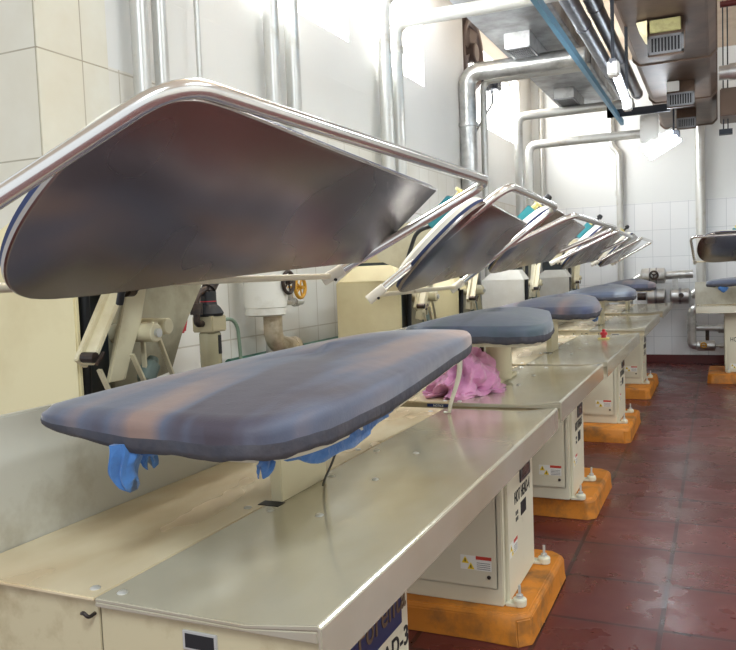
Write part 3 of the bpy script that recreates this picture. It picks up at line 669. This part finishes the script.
B().box(-.385, -.2, 5.39, 5.425, 2.705, 2.785).done('insulation_flap', INSUL, ad, og, .004)
B().prism([(-.47, 5.41, 2.79), (-.4, 5.39, 2.79), (-.4, 5.39, 2.69), (-.43, 5.4, 2.71)], (0, .25, 0)).done('cream_flap', CREAM2, ad, og, .003)
outlet(7.3, -.39, -.17, .23, BROWND, ad, og)
B().box(-.39, -.29, 7.285, 7.33, 2.705, 2.79).done('white_flap', WHITE, ad, og, .004)
outlet(8.65, -.373, -.19, .21, BROWND, ad, og)
tag(B().box(.03, .6, 8.3, 8.8, 2.62, 2.88).done('branch_duct', BROWND, None, (.3, 8.9, 2.6), .01, (.3, 8.9, 2.6)), 'dark branch duct beyond the right side of the brown duct', 'duct')

fd = thing('flat_duct', 'flat galvanised duct under the ceiling at top centre', 'duct', (-1.3, 6.5, 2.98)); og = (-1.3, 6.5, 2.98)
B().box(-1.57, -.99, 3.6, 7.05, 2.98, 3.2).done('duct_section', GALV, fd, og, .006)
B().box(-1.57, -.99, 7.1, 9.3, 2.98, 3.2).done('duct_section', GALV, fd, og, .006)
for y in (5.2, 7.05): B().box(-1.58, -.98, y, y + .05, 2.965, 3.215).done('flange', GALV, fd, og, .004)
for (y, x0, x1, h) in ((5.82, -1.43, -1.24, .11), (7.85, -1.45, -1.26, .1)):
    o = B().box(x0, x1, y, y + .66, 2.98 - h, 2.98).done('outlet_box', FOIL, fd, og, .004)
    g = B(); z = 2.98 - h
    for (a, c, p, q) in ((x0, x1, y, y + .03), (x0, x1, y + .63, y + .66), (x0, x0 + .012, y, y + .66), (x1 - .012, x1, y, y + .66)): g.box(a, c, p, q, z - .01, z - .001)
    for i in range(1, 12): g.box(x0 + (x1 - x0) * i / 12 - .003, x0 + (x1 - x0) * i / 12 + .003, y + .02, y + .64, z - .008, z - .002)
    for i in range(1, 14): g.box(x0 + .01, x1 - .01, y + .66 * i / 14 - .004, y + .66 * i / 14 + .004, z - .008, z - .002)
    g.done('grille', GALV, o, og)
    B().box(x0 + .012, x1 - .012, y + .02, y + .64, z - .0018, z - .0005).done('grille_opening', DKSTRUT, o, og)

def runner(x, z, rad, m, label, y0=3.0, y1=10.25, name='duct_pipe'):
    b = B().cyl((x, y0, z), (x, y1, z), rad, 22)
    for k_ in range(4):
        y = y0 + 1.3 + k_ * 1.6
        if y < y1: b.cyl((x, y, z), (x, y + .05, z), rad * 1.08, 22)
    return single(b, name, m, label, 'pipe', (x, (y0 + y1) / 2, z - rad), 'overhead pipes')
runner(-.876, 2.98, .056, GREYTUBE, 'left of the two grey round ducts running overhead towards the back wall', y1=9.2)
runner(-.79, 3.1, .056, GREYTUBE, 'right of the two grey round ducts running overhead beside the brown duct', y1=9.2)
b = B().prism([(x, 3, z) for x, z in ((-.89, 2.65), (-.858, 2.65), (-.858, 2.7), (-.863, 2.7), (-.863, 2.657), (-.885, 2.657), (-.885, 2.7), (-.89, 2.7))], (0, 5.4, 0))
single(b, 'cable_tray', BLUESTRUT, 'pale blue channel running overhead beside the grey ducts', 'cable tray', (-.875, 5.7, 2.65))
b = B().cyl((.03, 7, 3.28), (3.2, 7, 3.28), .025, 14)
single(b, 'service_pipe', SKIRT, 'thin dark red pipe at the top right corner', 'pipe', (.6, 7, 3.25), 'service pipes')
b = B().cyl((.02, 7.4, 2.83), (3.2, 7.4, 2.83), .06, 20).cyl((.1, 7.4, 2.83), (.16, 7.4, 2.83), .07, 20)
single(b, 'service_pipe', FOIL, 'shiny pipe crossing at the right edge beside the brown duct', 'pipe', (.6, 7.4, 2.77), 'service pipes')
for i, (x, y) in enumerate(((.06, 8.5), (.1, 8.5))):
    b = B().cyl((x, y, 2.5), (x, y, ZC), .006, 8)
    single(b, 'hanger_rod', DKSTRUT, ('left', 'right')[i] + ' thin hanger rod at the right edge beyond the brown duct', 'rod', (x, y, 2.5))
b = B().box(.02, .14, 8.46, 8.54, 2.47, 2.52)
single(b, 'hanger_clamp', DKSTRUT, 'dark clamp joining the two hanger rods at the right edge', 'clamp', (.08, 8.5, 2.47))

# fluorescent lights
fl = thing('fluorescent_light', 'long fluorescent tube light hanging overhead left of the brown duct', 'light', (-.5, 4.6, 2.3))
og = (-.5, 4.6, 2.3)
B().bar((-.525, 4.6, 2.375), (-.56, 5.75, 2.375), .03, .04).done('light_body', GREYTUBE, fl, og, .004)
B().cyl((-.525, 4.72, 2.33), (-.56, 5.7, 2.33), .019, 16).done('tube', TUBEGLOW, fl, og)
for y in (4.6, 5.67): B().box(-.555 - (y > 5) * .035, -.495 - (y > 5) * .035, y, y + .1, 2.3, 2.38).done('end_cap', WHITE, fl, og, .008)
for y in (4.75, 5.5): B().box(-.55, -.53, y, y + .012, 2.4, ZC).done('hanger_bar', DKSTRUT, fl, og)
f2 = thing('fluorescent_light', 'tilted fluorescent fixture with glowing tubes below the electrical box near the back wall', 'light', (-.5, 8.1, 2.3))
og = (-.5, 8.1, 2.3)
A_, B_ = Vector((-.61, 8.0, 2.29)), Vector((-.37, 8.35, 2.48)); d = (B_ - A_).normalized(); s_ = Vector((.6, .0, -.75)).normalized()
for k_ in (-1, 0, 1): B().cyl(A_ + s_ * .055 * k_, B_ + s_ * .055 * k_, .02, 14).done('tube', TUBEGLOW, f2, og)
B().bar(A_ + Vector((.01, .04, .03)), B_ + Vector((.01, .04, .03)), .17, .02, s_).done('light_body', WHITE, f2, og, .004)
B().box(-.44, -.33, 8.33, 8.42, 2.47, 2.54).done('end_cap', GREYTUBE, f2, og, .008)
B().box(-.395, -.38, 8.37, 8.385, 2.54, 2.8).done('hanger_bar', DKSTRUT, f2, og)
b = B().box(-.68, -.51, 8.1, 8.2, 2.42, 2.68)
eb = single(b, 'electrical_box', PIPE, 'grey electrical box under the dark bracket near the back wall', 'electrical box', (-.57, 8.15, 2.42), None, .01)
b = B().box(-.98, -.4, 8.05, 8.1, 2.68, 2.75).box(-.98, -.92, 8.05, 8.1, 2.68, 2.8)
single(b, 'support_bracket', DKSTRUT, 'dark steel bracket under the overhead pipes near the back wall', 'bracket', (-.7, 8.07, 2.68), None, .004)

# ------------------------------------------------------------------ back wall pipework
def steam_unit(x0, x1, z, y, name, label, wheel=None):
    t = thing(name, label, 'steam pipe', ((x0 + x1) / 2, y, z - .09))
    og = ((x0 + x1) / 2, y, z - .09)
    B().rev((x0, y, z), (x1, y, z), [(0, .05), (.012, .085), (.02, .095), (x1 - x0 - .02, .095), (x1 - x0 - .012, .085), (x1 - x0, .05)], 28).done('jacket', FOIL, t, og)
    B().cyl((x0 + .1, y, z), (x0 + .115, y, z), .0975, 28).cyl((x1 - .115, y, z), (x1 - .1, y, z), .0975, 28).done('band', GALV, t, og)
    if wheel:
        w = B(); c = Vector((wheel, y - .125, z + .01))
        w.tube([c + Vector((math.cos(a) * .045, 0, math.sin(a) * .045)) for a in [i * 2 * PI / 24 for i in range(24)]], .012, 0, 10, closed=True)
        for a in range(3): w.cyl(c, c + Vector((math.cos(a * 2.1 + .5) * .045, 0, math.sin(a * 2.1 + .5) * .045)), .007, 8)
        w.cyl(c, c + Vector((0, .06, 0)), .014, 12); w.done('handwheel', DARK, t, og)
    return t, og
Y0 = 10.05
t, og = steam_unit(-.86, -.57, 1.09, Y0, 'steam_valve', 'upper jacketed steam valve with black handwheel on the back wall', -.7)
B().cyl((-.57, Y0, 1.09), (-.27, Y0, 1.1), .05, 18).cyl((-.42, Y0, 1.095), (-.4, Y0, 1.095), .054).done('outlet_pipe', FOIL, t, og)
B().tube([(-.86, Y0, 1.09), (-1.0, Y0, 1.0), (-1.0, Y0, .6)], .045, .06, 16).done('inlet_pipe', FOIL, t, og)
t, og = steam_unit(-.8, -.57, .84, Y0, 'steam_pipe', 'lower left jacketed pipe below the steam valve on the back wall')
B().cyl((-.9, Y0, .84), (-.8, Y0, .84), .045, 16).done('pipe_stub', DARK, t, og)
t, og = steam_unit(-.53, -.3, .84, Y0, 'steam_trap', 'jacketed steam trap with dark port on the lower right back wall pipe')
B().cyl((-.4, Y0 - .08, .85), (-.4, Y0 - .1, .85), .03, 16).done('port', DARK, t, og)
B().tube([(-.3, Y0, .84), (-.22, Y0, .9), (-.2, Y0, 1.0)], .045, .04, 16).box(-.5, -.44, Y0 - .02, Y0 + .03, .93, 1.06).done('riser', FOIL, t, og)
t = thing('steam_trap', 'small jacketed trap with amber handwheel at the lower back wall loop', 'steam pipe', (-.15, 9.98, .2)); og = (-.15, 9.98, .2)
B().rev((-.24, 9.98, .25), (-.03, 9.98, .25), [(0, .03), (.01, .062), (.2, .062), (.21, .03)], 24).done('jacket', FOIL, t, og)
w = B(); c = Vector((-.16, 9.9, .26)); w.tube([c + Vector((math.cos(a) * .03, 0, math.sin(a) * .03)) for a in [i * 2 * PI / 20 for i in range(20)]], .009, 0, 8, closed=True); w.cyl(c + Vector((-.03, 0, 0)), c + Vector((.03, 0, 0)), .006); w.cyl(c, c + Vector((0, .04, 0)), .01); w.done('handwheel', BRASSY, t, og)
B().cyl((-.03, 9.98, .25), (.1, 9.98, .25), .018, 14).cyl((.01, 9.98, .25), (.05, 9.98, .25), .032, 14).done('union', PIPE, t, og)
B().box(-.14, -.1, 9.97, 10.0, .31, .45).done('strut', DARK, t, og)
b = B().tube([(.3, 10.0, .7), (-.29, 10.0, .7), (-.29, 10.0, .26), (-.22, 10.0, .25)], .052, .09, 18, 8).cyl((.02, 10, .7), (.12, 10, .7), .08, 20).cyl((-.29, 10, .52), (-.29, 10, .54), .056)
single(b, 'steam_loop_pipe', FOIL, 'jacketed pipe bent into a loop left of the right hand press', 'pipe', (-.29, 10.0, .2))
b = B().cyl((-.24, 10.0, .46), (.3, 10.0, .44), .038, 18).cyl((-.0, 10, .45), (.1, 10, .447), .055, 20)
single(b, 'steam_branch_pipe', FOIL, 'short straight jacketed pipe inside the loop left of the right hand press', 'pipe', (0, 10.0, .4))

# ------------------------------------------------------------------ light
def area(name, loc, rot, sx, sy, e, col):
    l = bpy.data.lights.new(name, 'AREA'); l.shape = 'RECTANGLE'; l.size = sx; l.size_y = sy; l.energy = e; l.color = col
    o = bpy.data.objects.new(name, l); C.objects.link(o); o.location = loc; o.rotation_euler = rot; return o
for (a, c, z0, z1), X, e in ((HA[0], XL, 120), (HA[1], XL, 80), (HB[0], XL2, 56)):
    area('window_daylight', (X - .08, (a + c) / 2, (z0 + z1) / 2), (0, -PI / 2 + .0, 0), z1 - z0 - .1, c - a - .1, e, (.94, .98, 1))
for x, y, e in ((1.4, 2.2, 70), (1.4, 6.0, 72), (.6, -1.2, 135)):  # unseen area lights added under the ceiling as overall fill
    area('added_ceiling_fill', (x, y, 3.6), (0, 0, 0), .5, 1.6, e, (.84, .94, 1))
w = bpy.data.worlds.new('world'); bpy.context.scene.world = w; w.use_nodes = True
w.node_tree.nodes['Background'].inputs[0].default_value = (.9, .95, 1, 1); w.node_tree.nodes['Background'].inputs[1].default_value = 1.0
vs = bpy.context.scene.view_settings
vs.view_transform = 'Standard'; vs.look = 'None'; vs.gamma = 1; vs.use_curve_mapping = False; vs.exposure = 0.0
